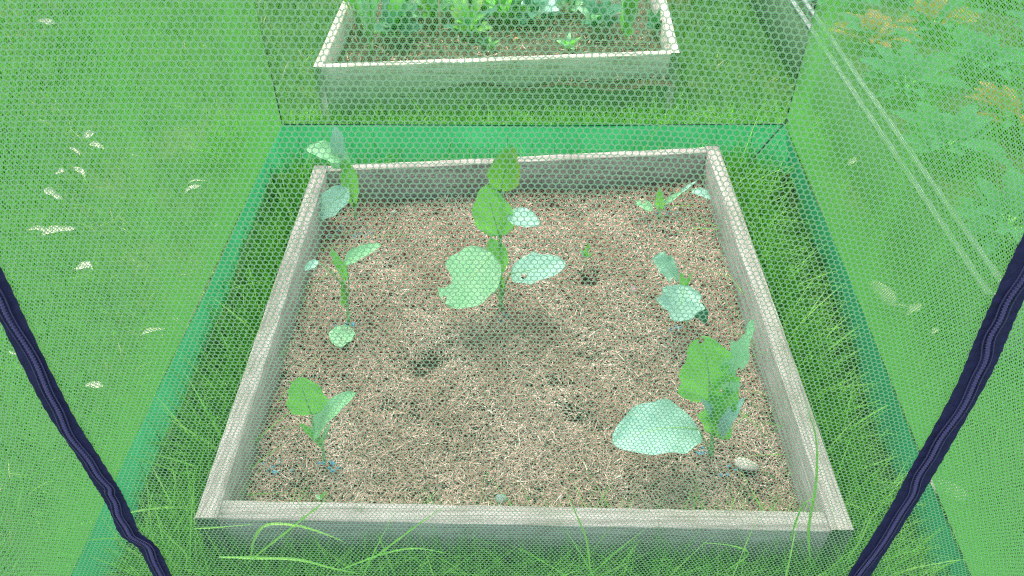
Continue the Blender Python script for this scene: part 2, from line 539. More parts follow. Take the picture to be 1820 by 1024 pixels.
def plant(name, label, base_px, leaves, stems, cat="seedling", group="brassica seedlings planted in the mulch"):
    bp = at(base_px[0], base_px[1], SOIL_Z - 0.004)
    root = empty(name, bp)
    tag(root, label, cat, group)
    def P(q):
        # q = (px, py, dy): dy is how far behind the stem's foot the point lies; dy None = resting just over the soil
        if q[2] is None:
            return at(q[0], q[1], SOIL_Z + 0.012)
        p = at(q[0], q[1], y=bp.y + q[2])
        if p.z < SOIL_Z + 0.006: p = at(q[0], q[1], SOIL_Z + 0.006)
        return p
    for st in stems:
        pts = [P(q) for q in st[0]]
        stem(root, pts, st[1], st[2], st[3] if len(st) > 3 else "stem")
    for lf in leaves:
        b0, t0 = P(lf[0]), P(lf[1])
        wdt = px2m(lf[2], (b0 + t0) / 2)
        leaf(root, b0, t0, wdt, lf[3], **(lf[4] if len(lf) > 4 else {}))
    return root

G, PL, GR = M_GLAUC_SKY, M_PALE, M_GREEN
plant("cabbage_seedling", "leggy seedling in the back left corner, its top rising over the timber", (632, 388), [
    ((620, 335, -.03), (558, 388, -.06), 50, G, dict(round_=.6, shape=.8)),
    ((634, 372, 0), (612, 285, .0), 30, GR, dict(shape=1.6)),
    ((606, 280, .0), (544, 266, -.02), 40, PL, dict(round_=.4)),
    ((603, 288, .0), (594, 222, .02), 26, G, {}),
    ((607, 300, .0), (600, 262, .02), 34, PL, {}),
], [([(632, 390, 0), (630, 350, 0), (612, 300, 0), (604, 280, 0)], .0032, .0016),
    ([(632, 378, 0), (626, 355, -.01), (618, 337, -.03)], .0018, .0012, "petiole")])
plant("cabbage_seedling", "seedling with thin upright stems and one low leaf beside the left board", (620, 572), [
    ((613, 500, 0), (590, 441, .01), 17, GR, dict(shape=1.0)),
    ((613, 470, -.005), (678, 433, .0), 28, PL, dict(round_=.3)),
    ((566, 465, -.01), (541, 480, -.02), 17, G, {}),
    ((624, 580, -.01), (594, 614, None), 42, PL, dict(round_=1.0, shape=1.2)),
    ((612, 545, 0), (606, 495, 0), 10, M_YELLOW, {}),
], [([(620, 574, 0), (617, 540, 0), (612, 500, 0)], .0036, .0022),
    ([(617, 540, 0), (620, 505, 0), (616, 470, -.005)], .0018, .0012, "petiole"),
    ([(613, 510, 0), (590, 485, -.005), (566, 465, -.01)], .0016, .0010, "petiole"),
    ([(620, 572, 0), (622, 578, -.01)], .0018, .0012, "petiole")])
plant("cabbage_seedling", "small seedling in the front left, one round leaf and one long pale leaf", (577, 822), [
    ((552, 738, -.005), (536, 670, .0), 66, GR, dict(face=.8, round_=1.0, shape=.9)),
    ((555, 775, 0), (634, 702, -.01), 46, PL, dict(shape=.8)),
    ((572, 795, 0), (533, 750, 0), 16, GR, {}),
    ((575, 782, 0), (586, 752, .01), 9, PL, {}),
], [([(577, 824, 0), (572, 790, 0), (558, 765, 0)], .0034, .0020),
    ([(560, 768, 0), (553, 740, -.003)], .0017, .0012, "petiole")])
plant("cabbage_seedling", "tallest seedling in the middle of the back half, with six leaves", (891, 550), [
    ((893, 340, .0), (905, 257, .01), 56, M_YELLOW, dict(face=.8, round_=.4, bites=((.97, -.3, .08, .4),), lab="topmost leaf with a yellowed edge")),
    ((884, 420, -.01), (868, 328, .0), 70, GR, dict(face=.8, round_=.7, roll=-.15, ruffle=.05)),
    ((905, 380, -.01), (958, 400, -.04), 40, G, dict(round_=.6)),
    ((890, 490, -.005), (872, 423, .0), 42, GR, dict(shape=1.1)),
    ((876, 450, -.02), (790, 540, -.10), 108, PL, dict(round_=.7, shape=.95, ruffle=.03, wav=.04, bites=((.74, 1.0, .14, .55), (1.0, .35, .10, .25)), lab="large pale leaf with a bite out of its edge")),
    ((908, 484, -.02), (1006, 472, -.04), 60, G, dict(round_=.6, bites=((.26, .42, .06, .22),), lab="pale leaf with a small hole")),
    ((892, 515, 0), (884, 470, 0), 14, GR, {}),
], [([(891, 552, 0), (890, 500, 0), (888, 430, 0), (893, 340, 0)], .0048, .0022),
    ([(891, 520, 0), (880, 480, -.01), (872, 453, -.02)], .0022, .0014, "petiole"),
    ([(892, 535, 0), (900, 500, -.01), (909, 484, -.02)], .0022, .0014, "petiole"),
    ([(890, 440, 0), (893, 400, -.005), (905, 380, -.01)], .0020, .0012, "petiole"),
    ([(890, 535, 0), (878, 515, -.01), (862, 500, -.03)], .0020, .0012, "petiole")])
plant("cabbage_seedling", "sparse stripped seedling in the back right corner with one drooping tip", (1172, 386), [
    ((1160, 370, -.005), (1130, 360, -.02), 24, PL, dict(round_=.6, bites=((.6, .6, .15, .3),))),
    ((1172, 372, 0), (1173, 334, 0), 17, GR, {}),
    ((1230, 338, .0), (1264, 354, -.02), 17, G, {}),
    ((1182, 362, 0), (1214, 340, 0), 11, PL, {}),
    ((1206, 348, 0), (1240, 322, .01), 6, G, {}),
], [([(1172, 388, 0), (1172, 368, 0)], .003, .002),
    ([(1172, 380, 0), (1190, 358, 0), (1212, 342, 0), (1232, 338, 0)], .002, .001, "petiole")])
plant("cabbage_seedling", "low seedling by the right board with two broad overlapping bluish leaves", (1222, 576), [
    ((1206, 500, -.01), (1160, 458, -.03), 50, G, dict(round_=.9, shape=1.0, ruffle=.12, bites=((.2, -.9, .2, .5),))),
    ((1216, 506, -.01), (1200, 572, -.07), 76, G, dict(round_=.6, ruffle=.12, shape=.9, bites=((.9, .9, .15, .4),))),
    ((1236, 535, -.01), (1252, 576, -.03), 24, M_TEAL, {}),
    ((1214, 518, 0), (1209, 484, 0), 14, GR, {}),
    ((1219, 512, 0), (1232, 484, 0), 7, GR, {}),
], [([(1222, 578, 0), (1220, 540, 0), (1214, 505, 0)], .0034, .002),
    ([(1221, 555, 0), (1236, 538, -.01)], .0016, .001, "petiole")])
plant("cabbage_seedling", "largest seedling in the front right corner with ragged bitten leaves", (1264, 808), [
    ((1240, 762, -.02), (1090, 792, -.09), 108, G, dict(round_=.5, shape=.85, lab="broad bluish leaf lying low")),
    ((1262, 712, -.005), (1245, 598, .01), 104, GR, dict(face=.85, round_=.9, shape=.72, ruffle=.08, bites=((.52, .92, .13, .45), (.97, -.15, .07, .3), (.20, .8, .10, .4)), lab="upright green leaf with a large bite")),
    ((1290, 700, .0), (1342, 568, .03), 40, PL, dict(ruffle=.2, bites=((.8, -.8, .1, .6), (.35, .9, .1, .5)))),
    ((1262, 690, 0), (1300, 640, .01), 26, GR, {}),
    ((1270, 775, -.005), (1308, 682, .0), 62, GR, dict(face=.7, ruffle=.14, bites=((.5, .9, .12, .4),))),
    ((1266, 750, -.005), (1270, 690, 0), 36, GR, dict(ruffle=.12)),
    ((1278, 772, -.015), (1326, 710, -.02), 26, G, {}),
    ((1262, 745, -.01), (1246, 706, -.015), 17, G, {}),
], [([(1264, 810, 0), (1266, 770, 0), (1264, 710, 0)], .0048, .0024),
    ([(1262, 806, 0), (1254, 785, -.01), (1240, 762, -.02)], .0022, .0016, "petiole"),
    ([(1266, 780, 0), (1284, 740, 0), (1292, 700, 0)], .0024, .0016, "petiole")])
plant("weed_seedling", "tiny bright green weed sprouting beside the dark hollow", (1040, 466), [
    ((1040, 455, 0), (1047, 432, 0), 9, GR, {}),
    ((1040, 458, 0), (1030, 444, 0), 8, PL, {}),
    ((1041, 460, 0), (1053, 452, 0), 7, GR, {}),
], [([(1040, 467, 0), (1040, 452, 0)], .0015, .001)], cat="weed", group="weeds")
plant("weed_seedling", "tiny green weed sprouting through mulch behind the front board", (572, 886), [
    ((570, 886, 0), (579, 873, 0), 8, GR, {}),
    ((570, 887, 0), (560, 880, 0), 6, PL, {}),
], [([(571, 889, 0), (571, 882, 0)], .0012, .001)], cat="weed", group="weeds")

# ------------------------------------------------------------------ small things on the mulch
def pebble(name, p, size, m, label, cat, group=None, flat=0.5, seg=10):
    V, Fq = [], []
    nl, ns = 7, seg
    ph = [random.uniform(0, 6) for _ in range(4)]
    for i in range(nl + 1):
        th = math.pi * i / nl
        for j in range(ns):
            a = 2 * math.pi * j / ns
            r = 1 + 0.12 * math.sin(2 * a + ph[0]) + 0.1 * math.sin(3 * a + ph[1] + th)
            V.append((size[0] * r * math.sin(th) * math.cos(a), size[1] * r * math.sin(th) * math.sin(a), size[2] * math.cos(th)))
    for i in range(nl):
        for j in range(ns):
            k = i * ns + j; k2 = i * ns + (j + 1) % ns
            Fq.append((k, k + ns, k2 + ns, k2))
    o = mesh_obj(name, V, np.array(Fq), m)
    o.location = p
    o.rotation_euler = (random.uniform(-.2, .2), random.uniform(-.2, .2), random.uniform(0, 3))
    return tag(o, label, cat, group)
sp = at(1326, 826, SOIL_Z + .008); pebble("stone", sp, (0.021, 0.013, 0.007), M_STONE, "pale rounded stone on the mulch by the front right seedling", "stone")
sp = at(700, 378, SOIL_Z + .007); pebble("stone", sp, (0.009, 0.005, 0.005), M_STONE, "small white stone on the mulch near the back board", "stone")
sp = at(890, 886, SOIL_Z + .008); pebble("slate_chip", sp, (0.011, 0.009, 0.003), M_SLATE, "grey-green slate chip on the mulch by the front board", "slate chip")
sp = at(1127, 515, SOIL_Z + .012); pebble("flower_head", sp, (0.011, 0.009, 0.006), M_PURPLE, "withered mauve flower head lying on the mulch", "flower")
clusters = [((892, 566), 16, 9, 6, "around the stem of the tallest middle seedling"), ((1250, 803), 30, 6, 9, "around the stem of the largest front right seedling"),
            ((1205, 582), 16, 6, 5, "in front of the low seedling by the right board"), ((1175, 378), 40, 20, 12, "around the stripped seedling in the back right corner"),
            ((620, 410), 40, 18, 12, "in front of the leggy back left seedling"), ((622, 578), 18, 8, 7, "around the thin stemmed seedling by the left board"),
            ((585, 828), 40, 12, 10, "around the front left seedling"), ((495, 835), 22, 26, 9, "scattered between front left seedling and left board"), ((1295, 835), 30, 12, 5, "scattered beside the pale rounded stone")]
pel0 = None
for (cx, cy), rx, ry, cnt, where in clusters:
    for k in range(cnt):
        px, py = random.gauss(cx, rx * .55), random.gauss(cy, ry * .55)
        q = at(px, py, SOIL_Z + 0.012)
        if pel0 is None:
            pel0 = pebble("slug_pellet", q, (0.0040, 0.0022, 0.0020), M_PELLET, "x", "pellet", "blue slug pellets scattered on the mulch", seg=7)
            o = pel0
        else:
            o = pel0.copy(); COL.objects.link(o); o.location = q
            o.rotation_euler = (random.uniform(-.4, .4), random.uniform(-.4, .4), random.uniform(0, 3))
        o["label"] = "tiny blue pellet " + where

# ------------------------------------------------------------------ second bed behind the tent
M_SOIL2 = plain("dark_soil", (0.014, 0.012, 0.009), (0.07, 0.05, 0.038), 50, 0.95)
GREY_R = ((0.34, 0.31, 0.28), (0.50, 0.46, 0.43), (0.62, 0.58, 0.55))  # the near bed's grey, brightened in the colour to offset shade on these boards
M_WXR = wood("brightened_wood_across", *GREY_R, "x")
M_WYR = wood("brightened_wood_lengthwise", *GREY_R, "y")
bed2 = empty("raised_bed", (0, 2.7, 0))
tag(bed2, "grey timber raised bed behind the tent, full of dark soil and mixed greenery", "raised bed")
A2 = v2(at(556, 119, TOP)); B2 = v2(at(1208, 95, TOP))
D2 = A2 + Vector((0.02, 1.05)); C2 = B2 + Vector((0.05, 1.05))
TH2 = 0.026
prism([A2, D2, D2 + Vector((TH2, 0)), A2 + Vector((TH2, 0))], -0.02, TOP, "side_board", M_WYR, bed2)
prism([B2 + Vector((-TH2, 0)), C2 + Vector((-TH2, 0)), C2, B2], -0.02, TOP + 0.002, "side_board", M_WYR, bed2)
prism([A2 + Vector((TH2 + e, 0)), B2 + Vector((-TH2 - e, 0)), B2 + Vector((-TH2 - e, TH2)), A2 + Vector((TH2 + e, TH2))], -0.02, TOP - 0.002, "end_board", M_WXR, bed2)
prism([D2 + Vector((TH2 + e, -TH2)), C2 + Vector((-TH2 - e, -TH2)), C2 + Vector((-TH2 - e, 0)), D2 + Vector((TH2 + e, 0))], -0.02, TOP - 0.001, "end_board", M_WXR, bed2)
for o in bed2.children: localise(o)

def soil_patch(x0, x1, y0, y1, z, label):
    n = 60
    u, v = np.meshgrid(np.linspace(x0, x1, n), np.linspace(y0, y1, n))
    z = z + 0.010 * np.sin(u * 23 + 1) * np.sin(v * 19) + rng.normal(0, .0015, u.shape)
    idx = np.arange(n * n).reshape(n, n)
    Fq = np.stack([idx[:-1, :-1].ravel(), idx[:-1, 1:].ravel(), idx[1:, 1:].ravel(), idx[1:, :-1].ravel()], 1)
    tag(mesh_obj("soil", np.stack([u.ravel(), v.ravel(), z.ravel()], 1), Fq, M_SOIL2), label, "soil", kind="stuff")
soil_patch(A2.x + .022, B2.x - .020, A2.y + .022, D2.y - .02, 0.09, "dark soil in the bed behind the tent")
n = 2600
cx = rng.uniform(A2.x + .05, B2.x - .04, n); cy = rng.uniform(A2.y + .04, D2.y - .04, n)
tag(chips("straw_mulch", cx, cy, 0.098 + rng.uniform(0, .012, n), rng.gamma(5, .003, n) + .004, rng.uniform(.001, .003, n), rng.beta(1.6, 3, n), M_MULCH),
    "sparse dark straw litter on the bed behind the tent", "mulch", kind="stuff")

def veg(x, y, z, label, cat, name, specs, loc_group, seed):
    random.seed(seed)
    root = empty(name, (x, y, z))
    tag(root, label, cat, loc_group)
    n, hmin, hmax, wl, spread, mats, stk = specs
    for k in range(n):
        a = 2.399 * k + random.uniform(-.3, .3)
        h = random.uniform(hmin, hmax); r = spread * random.uniform(.5, 1)
        b0 = Vector((x, y, z)) + Vector((math.cos(a), math.sin(a), 0)) * r * .25 + Vector((0, 0, h * random.uniform(.25, .5)))
        t0 = Vector((x, y, z)) + Vector((math.cos(a) * r, math.sin(a) * r, h))
        o = tube(smooth_path([(x, y, z - .004), (x + math.cos(a) * r * .08, y + math.sin(a) * r * .08, z + (b0.z - z) * .6), tuple(b0)], 5), stk, "stem", M_STEM, root, seg=5, taper=stk * .6)
        localise(o)
        leaf(root, b0, t0, wl * random.uniform(.7, 1.2), random.choice(mats), face=.3, nu=14, nv=8, arch=.15, midrib=False, ruffle=.1)
    return root
_ = 0
VEG = "vegetables growing in the bed behind the tent"
rows = [
    (660, 95, "leek", "yellowing strap leaved plant near the left board of the rear bed", "leek", (17, .20, .42, .020, .09, [M_YELLOW, M_PALE, M_GREEN], .004)),
    (640, 55, "leek", "second strap leaved plant, farther along the left board of the rear bed", "leek", (14, .14, .32, .020, .10, [M_YELLOW, M_YELLOW, M_GREEN], .004)),
    (705, 70, "lettuce", "dark leaved plant right of the yellowing strap leaves in the rear bed", "vegetable", (16, .03, .15, .05, .11, [M_DGREEN, M_TEAL, M_GREEN], .002)),
    (770, 35, "lettuce", "bushy yellow-green plant by the left cane in the rear bed", "vegetable", (30, .03, .20, .04, .15, [M_YELLOW, M_PALE, M_GREEN], .002)),
    (720, 25, "lettuce", "teal leaved plant behind the dark leaved plant in the rear bed", "vegetable", (16, .03, .15, .05, .12, [M_TEAL, M_DGREEN], .002)),
    (860, 20, "lettuce", "spreading light green plant in the middle of the rear bed", "vegetable", (30, .02, .18, .04, .16, [M_PALE, M_GREEN, M_TEAL], .002)),
    (950, 35, "lettuce", "low teal plant right of the middle of the rear bed", "vegetable", (16, .02, .10, .045, .12, [M_TEAL, M_GLAUC_SKY], .002)),
    (1010, 90, "weed_seedling", "small fine green weed close to the front board of the rear bed", "weed", (12, .02, .06, .014, .05, [M_PALE, M_GREEN], .0012)),
    (1015, 20, "lettuce", "loose teal plant right of the middle plant in the rear bed", "vegetable", (18, .03, .14, .04, .12, [M_TEAL, M_PALE], .002)),
    (1112, 80, "pea_plant", "bright green climber by the right cane in the rear bed", "vegetable", (16, .05, .30, .034, .04, [M_GREEN, M_PALE], .0016)),
    (835, 65, "lettuce", "fine leaved green plant left of the orange leaf in the rear bed", "vegetable", (22, .03, .14, .030, .11, [M_GREEN, M_TEAL, M_YELLOW], .002)),
    (1060, 55, "lettuce", "pale green plant left of the bright climber in the rear bed", "vegetable", (20, .03, .12, .034, .10, [M_PALE, M_DGREEN, M_TEAL], .002)),
    (900, 40, "lettuce", "dark green low plant beyond the orange leaf in the rear bed", "vegetable", (20, .03, .12, .036, .11, [M_DGREEN, M_GREEN], .002)),
    (1165, 60, "lettuce", "small dark plant in the front right corner of the rear bed", "vegetable", (12, .02, .08, .030, .06, [M_DGREEN, M_TEAL], .002)),
    (870, 90, "weed_seedling", "small green weed left of the orange leaf in the rear bed", "weed", (9, .01, .05, .014, .05, [M_DGREEN, M_GREEN], .0012)),
]
for i, (px, py, nm, lab, cat, spc) in enumerate(rows):
    q = at(px, py, 0.092)
    veg(q.x, q.y, 0.092, lab, cat, nm, spc, VEG, 50 + i)
random.seed(99)
for px, h, lean, lab in ((782, .30, .01, "left of two pale canes standing in the rear bed"), (1143, .34, 0.0, "right of two pale canes standing in the rear bed")):
    q = at(px, 92, 0.09)
    tag(tube([(q.x, q.y, .06), (q.x + lean, q.y + .02, .09 + h)], .004, "garden_cane", M_CANE), lab, "cane", "canes in the rear bed")
def flat_leaf(name, p, L, W, m, label, cat, group, rz=0, tilt=.2):
    n = 9
    V, Fq = [], []
    for i in range(n + 1):
        u = i / n
        ww = math.sin(math.pi * min(1, u * .95 + .03)) ** .6 * W / 2 * (1 + .2 * math.sin(9 * u + L * 900))
        zz = .15 * L * math.sin(math.pi * u) + .03 * L * math.sin(7 * u)
        for j in range(5):
            vv = j / 2 - 1
            V.append((L * (u - .5), vv * ww, zz + .25 * W * vv * vv))
    for i in range(n):
        for j in range(4):
            k = i * 5 + j
            Fq.append((k, k + 5, k + 6, k + 1))
    o = mesh_obj(name, V, np.array(Fq), m)
    o.location = p; o.rotation_euler = (tilt * random.uniform(-1, 1), tilt * random.uniform(-1, 1), rz)
    return tag(o, label, cat, group)
flat_leaf("fallen_leaf", at(918, 71, .108), .022, .015, M_ORANGE, "orange dead leaf on the soil of the rear bed", "leaf", None, .5)

# ------------------------------------------------------------------ third bed at the right, outside the tent
bed3 = empty("raised_bed", (1.5, 2.2, 0))
tag(bed3, "pale edged timber raised bed right of the tent, seen through the side net", "raised bed")
X0, X1, Y0, Y1 = 0.945, 2.05, 1.20, 3.4
M_WP = wood("pale_wood_along", (0.12, 0.15, 0.15), (0.18, 0.21, 0.22), (0.25, 0.28, 0.29), "y")
prism([(X0, Y0), (X0, Y1), (X0 + .016, Y1), (X0 + .016, Y0)], -0.02, TOP, "side_board", M_WY2, bed3)
prism([(X0 + .038, Y0 + .02), (X0 + .038, Y1 - .02), (X0 + .054, Y1 - .02), (X0 + .054, Y0 + .02)], -0.02, TOP + .004, "inner_board", M_WY2, bed3)
prism([(X1 - .03, Y0), (X1 - .03, Y1), (X1, Y1), (X1, Y0)], -0.02, TOP, "side_board", M_WY, bed3)
prism([(X0 + .017, Y0), (X1 - .031, Y0), (X1 - .031, Y0 + .018), (X0 + .017, Y0 + .018)], -0.02, TOP - .003, "end_board", M_WX, bed3)
prism([(X0 + .017, Y1 - .018), (X1 - .031, Y1 - .018), (X1 - .031, Y1), (X0 + .017, Y1)], -0.02, TOP - .003, "end_board", M_WX, bed3)
prism([(X0 - .002, Y0), (X0 - .002, Y1 - .5), (X0 + .014, Y1 - .5), (X0 + .014, Y0)], TOP + .001, TOP + .007, "cap_strip", M_WP, bed3, bev=.001)
prism([(X0 + .036, Y0 + .03), (X0 + .036, Y1 - .5), (X0 + .052, Y1 - .5), (X0 + .052, Y0 + .03)], TOP + .005, TOP + .011, "cap_strip", M_WP, bed3, bev=.001)
for o in bed3.children: localise(o)
soil_patch(X0 + .05, X1 - .028, Y0 + .017, Y1 - .017, 0.10, "soil in the bed right of the tent")
g3 = "leafy vegetables in the bed right of the tent"
spots = [(1.15, 1.50, 't'), (1.42, 1.62, 't'), (1.14, 1.84, 't'), (1.40, 1.98, 'r'), (1.16, 2.18, 't'), (1.45, 2.32, 't'), (1.17, 2.50, 'r'), (1.42, 2.62, 'R'), (1.15, 2.85, 't'), (1.72, 1.75, 'r'), (1.75, 2.10, 't'), (1.75, 2.5, 't'), (1.45, 2.95, 't'), (1.75, 2.9, 't'), (1.68, 1.42, 't')]
desc = ["bluish leafy vegetable nearest the front left corner of the right-hand bed", "bluish leafy vegetable second from the front in the right-hand bed", "bluish leafy vegetable against the pale board, behind the nearest one",
        "russet tinged lettuce in the middle row of the right-hand bed", "bluish leafy vegetable against the pale board, third along", "bluish leafy vegetable between two russet lettuces in the right-hand bed",
        "dull russet lettuce next to the pale board of the right-hand bed", "reddest lettuce, toward the back of the right-hand bed", "bluish leafy vegetable against the pale board, farthest back",
        "russet lettuce at the right picture edge in the right-hand bed", "bluish leafy vegetable behind the russet lettuce at the right edge", "bluish leafy vegetable in the far right row of the right-hand bed",
        "bluish leafy vegetable behind the reddest lettuce", "bluish leafy vegetable in the back right corner of the right-hand bed", "bluish leafy vegetable in the front right corner of the right-hand bed"]
for i, ((x, y, k), lab) in enumerate(zip(spots, desc)):
    ms = {'t': [M_TEAL], 'r': [M_RED, M_RED, M_TEAL], 'R': [M_RED, M_RED, M_TEAL]}[k]
    veg(x, y, .10, lab, "vegetable", "lettuce", (34, .02, .10 if k == 't' else .10, .042, .17, ms, .003), g3, 200 + i)
random.seed(5)

# ------------------------------------------------------------------ pale flecks on the lawn seen through the side nets
fl = [(85, 45, 26), (98, 50, 20), (160, 243, 22), (172, 262, 24), (132, 270, 18), (110, 308, 20), (138, 308, 24), (96, 345, 30), (105, 417, 44), (70, 412, 30), (150, 482, 36), (318, 576, 28), (272, 594, 36), (168, 690, 26), (385, 402, 10), (328, 492, 12), (315, 512, 8), (352, 328, 28), (345, 340, 24), (240, 280, 14), (60, 340, 12), (22, 628, 12),
      (1624, 552, 30), (1600, 548, 22), (1663, 590, 16), (1600, 364, 26), (1520, 290, 26), (1690, 905, 14)]
fl_lab = ["topmost pale dry leaf at the upper left corner of the lawn", "pale dry leaf just below the topmost one at the upper left", "upper one of a loose pair of pale dry leaves high on the left lawn",
 "right one of the group of pale dry leaves on the left lawn", "left one of the group of pale dry leaves below the high pair", "lower left pale dry leaf of the group on the left lawn", "lower right pale dry leaf of the group on the left lawn",
 "pale dry leaf alone between the leaf group and the long pale leaf", "longest pale dry leaf on the left lawn", "pale dry leaf touching the left end of the longest leaf", "pale dry leaf above the left zipper, below the longest leaf",
 "right one of two slanting pale dry leaves nearest the left skirt", "left one of two slanting pale dry leaves near the left skirt", "lowest pale dry leaf on the left lawn, close to the left zipper", "small pale fleck beside the top of the left skirt",
 "upper of two tiny pale flecks near the left skirt", "lower of two tiny pale flecks near the left skirt", "pale dry leaf level with the back board, right of the leaf group", "pale dry leaf touching the one level with the back board",
 "small pale fleck up right of the leaf group on the left lawn", "tiny pale fleck left of the lone pale dry leaf", "tiny pale fleck just left of the left zipper",
 "thin pale leaf right of the oval white stone", "thin pale leaf touching the oval white stone", "pale fleck between the oval stone and the right zipper", "pale crossing leaf by the end of the pale edged bed",
 "pale leaf on the grass beside the back right tent corner", "tiny pale leaf tailing off the stone right of the zipper"]
for i, (px, py, wpx) in enumerate(fl):
    q = at(px, py, 0.045)
    L = px2m(wpx, q) * 1.25
    grp = "pale dry leaves on the lawn outside the net"
    flat_leaf("fallen_leaf", q, L, L * random.uniform(.3, .6), M_PETAL, fl_lab[i], "leaf", grp, random.uniform(-.7, .7), .5)
q = at(1570, 522, .03); pebble("stone", q, (.028, .040, .012), M_STONE, "oval white stone on the grass outside the right net wall", "stone")
q = at(1682, 872, .03); pebble("stone", q, (.034, .022, .012), M_STONE, "white stone on the grass right of the right zipper", "stone")

# ------------------------------------------------------------------ grass
def blades(name, bx, by, bz, L, W, lean, tint, m, label, cat="grass", segs=3, az=None):
    n = len(bx)
    th = rng.uniform(0, 2 * math.pi, n) if az is None else az
    d = np.stack([np.cos(th), np.sin(th), np.zeros(n)], 1)
    ta = th + math.pi / 2 + rng.normal(0, .5, n)
    s = np.stack([np.cos(ta), np.sin(ta), np.zeros(n)], 1)
    V = np.empty((n, 2 * segs + 1, 3)); T = np.empty((n, 2 * segs + 1))
    base = np.stack([bx, by, bz], 1)
    for i in range(segs + 1):
        u = i / segs
        p = base + d * (L * lean * u ** 1.8)[:, None]
        p[:, 2] += L * np.sqrt(np.clip(1 - (lean * .8) ** 2, .08, 1)) * (u - 0.35 * lean * u * u)
        w_ = (W / 2 * (1 - u ** 2))[:, None]
        if i < segs:
            V[:, 2 * i] = p - s * w_; V[:, 2 * i + 1] = p + s * w_
        else:
            V[:, 2 * i] = p
    b = (np.arange(n) * (2 * segs + 1))[:, None]
    q = np.concatenate([b + np.array([[2 * i, 2 * i + 1, 2 * i + 3, 2 * i + 2]]) for i in range(segs - 1)])
    tr = b + np.array([[2 * segs - 2, 2 * segs - 1, 2 * segs]])
    return tag(mesh_obj(name, V.reshape(-1, 3), [q, tr], m, tint=np.repeat(tint, 2 * segs + 1), smooth=False), label, cat, kind="stuff")

def scatter(n, x0, x1, y0, y1, excl):
    x = rng.uniform(x0, x1, n); y = rng.uniform(y0, y1, n)
    k = np.ones(n, bool)
    for (a, b, c, d) in excl:
        k &= ~((x > a) & (x < b) & (y > c) & (y < d))
    return x[k], y[k]
BEDS = [(a.x - .004, b_.x + .004, a.y - .004, d_.y + .004), (A2.x - .005, B2.x + .02, A2.y - .004, D2.y), (X0 - .004, X1, Y0 - .004, Y1)]
def gz(x, y): return 0.012 * np.sin(x * 2.1 + 0.4) * np.cos((y - 1.5) * 1.7) - 0.02
def pt(x, y): return .17 * np.sin(x * 7 + 3 * np.sin(y * 3)) * np.cos(y * 6 - 2 * x) + .12 * np.sin(x * 2.3 + 2 * np.sin(y * 1.9)) * np.cos(y * 2.9 + x) + 0.12 * np.sin(x * 5 + 1) * np.sin(y * 4) + .1 * np.sin(x * 13 + y * 9)
x, y = scatter(95000, -2.9, 2.9, .1, 4.6, BEDS); n = len(x)
bare = at(985, 208, 0)
k = rng.uniform(0, 1, n) > .9 * np.exp(-(((x - bare.x) / .10) ** 2 + ((y - bare.y) / .035) ** 2))
x, y = x[k], y[k]; n = len(x)
blades("grass", x, y, gz(x, y), rng.uniform(.025, .075, n), rng.uniform(.002, .0045, n), rng.uniform(.2, 1.0, n), np.clip(rng.beta(2.5, 2.5, n) + pt(x, y), 0, 1), M_GRASS, "short lawn grass around the tent and the beds")
# longer, rank grass between the bed and the tent walls
xs, ys = [], []
for (x0, x1, y0, y1, cnt) in ((-.585, a.x, .56, 1.86, 8500), (b_.x, .63, .56, 1.86, 8500), (-.6, .64, .55, a.y - .01, 13000), (-.6, .7, c_.y + .01, 1.87, 2400), (-.9, .9, 1.96, A2.y - .012, 9000), (-.67, -.58, .56, 1.86, 500), (.63, .74, .56, 1.86, 700)):
    u = rng.uniform(x0, x1, cnt); v = rng.uniform(y0, y1, cnt)
    k = np.ones(cnt, bool)
    # stay clear of the bed, whose sides are not quite parallel
    tt = (v - a.y) / (d_.y - a.y)
    lx = a.x + (d_.x - a.x) * tt; rx = b_.x + (c_.x - b_.x) * tt
    k &= ~((u > lx - .004) & (u < rx + .004) & (tt > -.01) & (tt < 1.01))
    xs.append(u[k]); ys.append(v[k])
x = np.concatenate(xs); y = np.concatenate(ys); n = len(x)
front = (y < a.y) & (x > a.x - .05) & (x < b_.x + .05)
blades("long_grass", x, y, gz(x, y), np.where(front, np.minimum(rng.gamma(9, .020, n), rng.uniform(.16, .25, n)), rng.gamma(6, .0165, n) + .025) * np.where(y > 1.94, .75, 1), rng.uniform(.0016, .0038, n), rng.uniform(.1, .95, n), rng.beta(1.9, 1.5, n), M_LGRASS, "rank uncut grass around the near bed and before the rear bed", segs=5)

# taller arching blades among it
xx = np.concatenate([rng.uniform(-.6, .64, 260), rng.uniform(-.57, a.x - .01, 110), rng.uniform(b_.x + .01, .62, 110)])
yy = np.concatenate([rng.uniform(.56, a.y - .02, 260), rng.uniform(.6, 1.8, 110), rng.uniform(.6, 1.8, 110)])
tt = (yy - a.y) / (d_.y - a.y)
k = (yy < a.y - .005) | (xx < a.x + (d_.x - a.x) * tt - .008) | (xx > b_.x + (c_.x - b_.x) * tt + .008)
xx, yy = xx[k], yy[k]; n = len(xx)
blades("arching_grass", xx, yy, gz(xx, yy), rng.uniform(.15, .30, n), rng.uniform(.003, .0055, n), rng.uniform(.5, 1.0, n), rng.uniform(.6, 1, n), M_LGRASS, "taller bright arching grass among the rank grass in the net tent", segs=8)

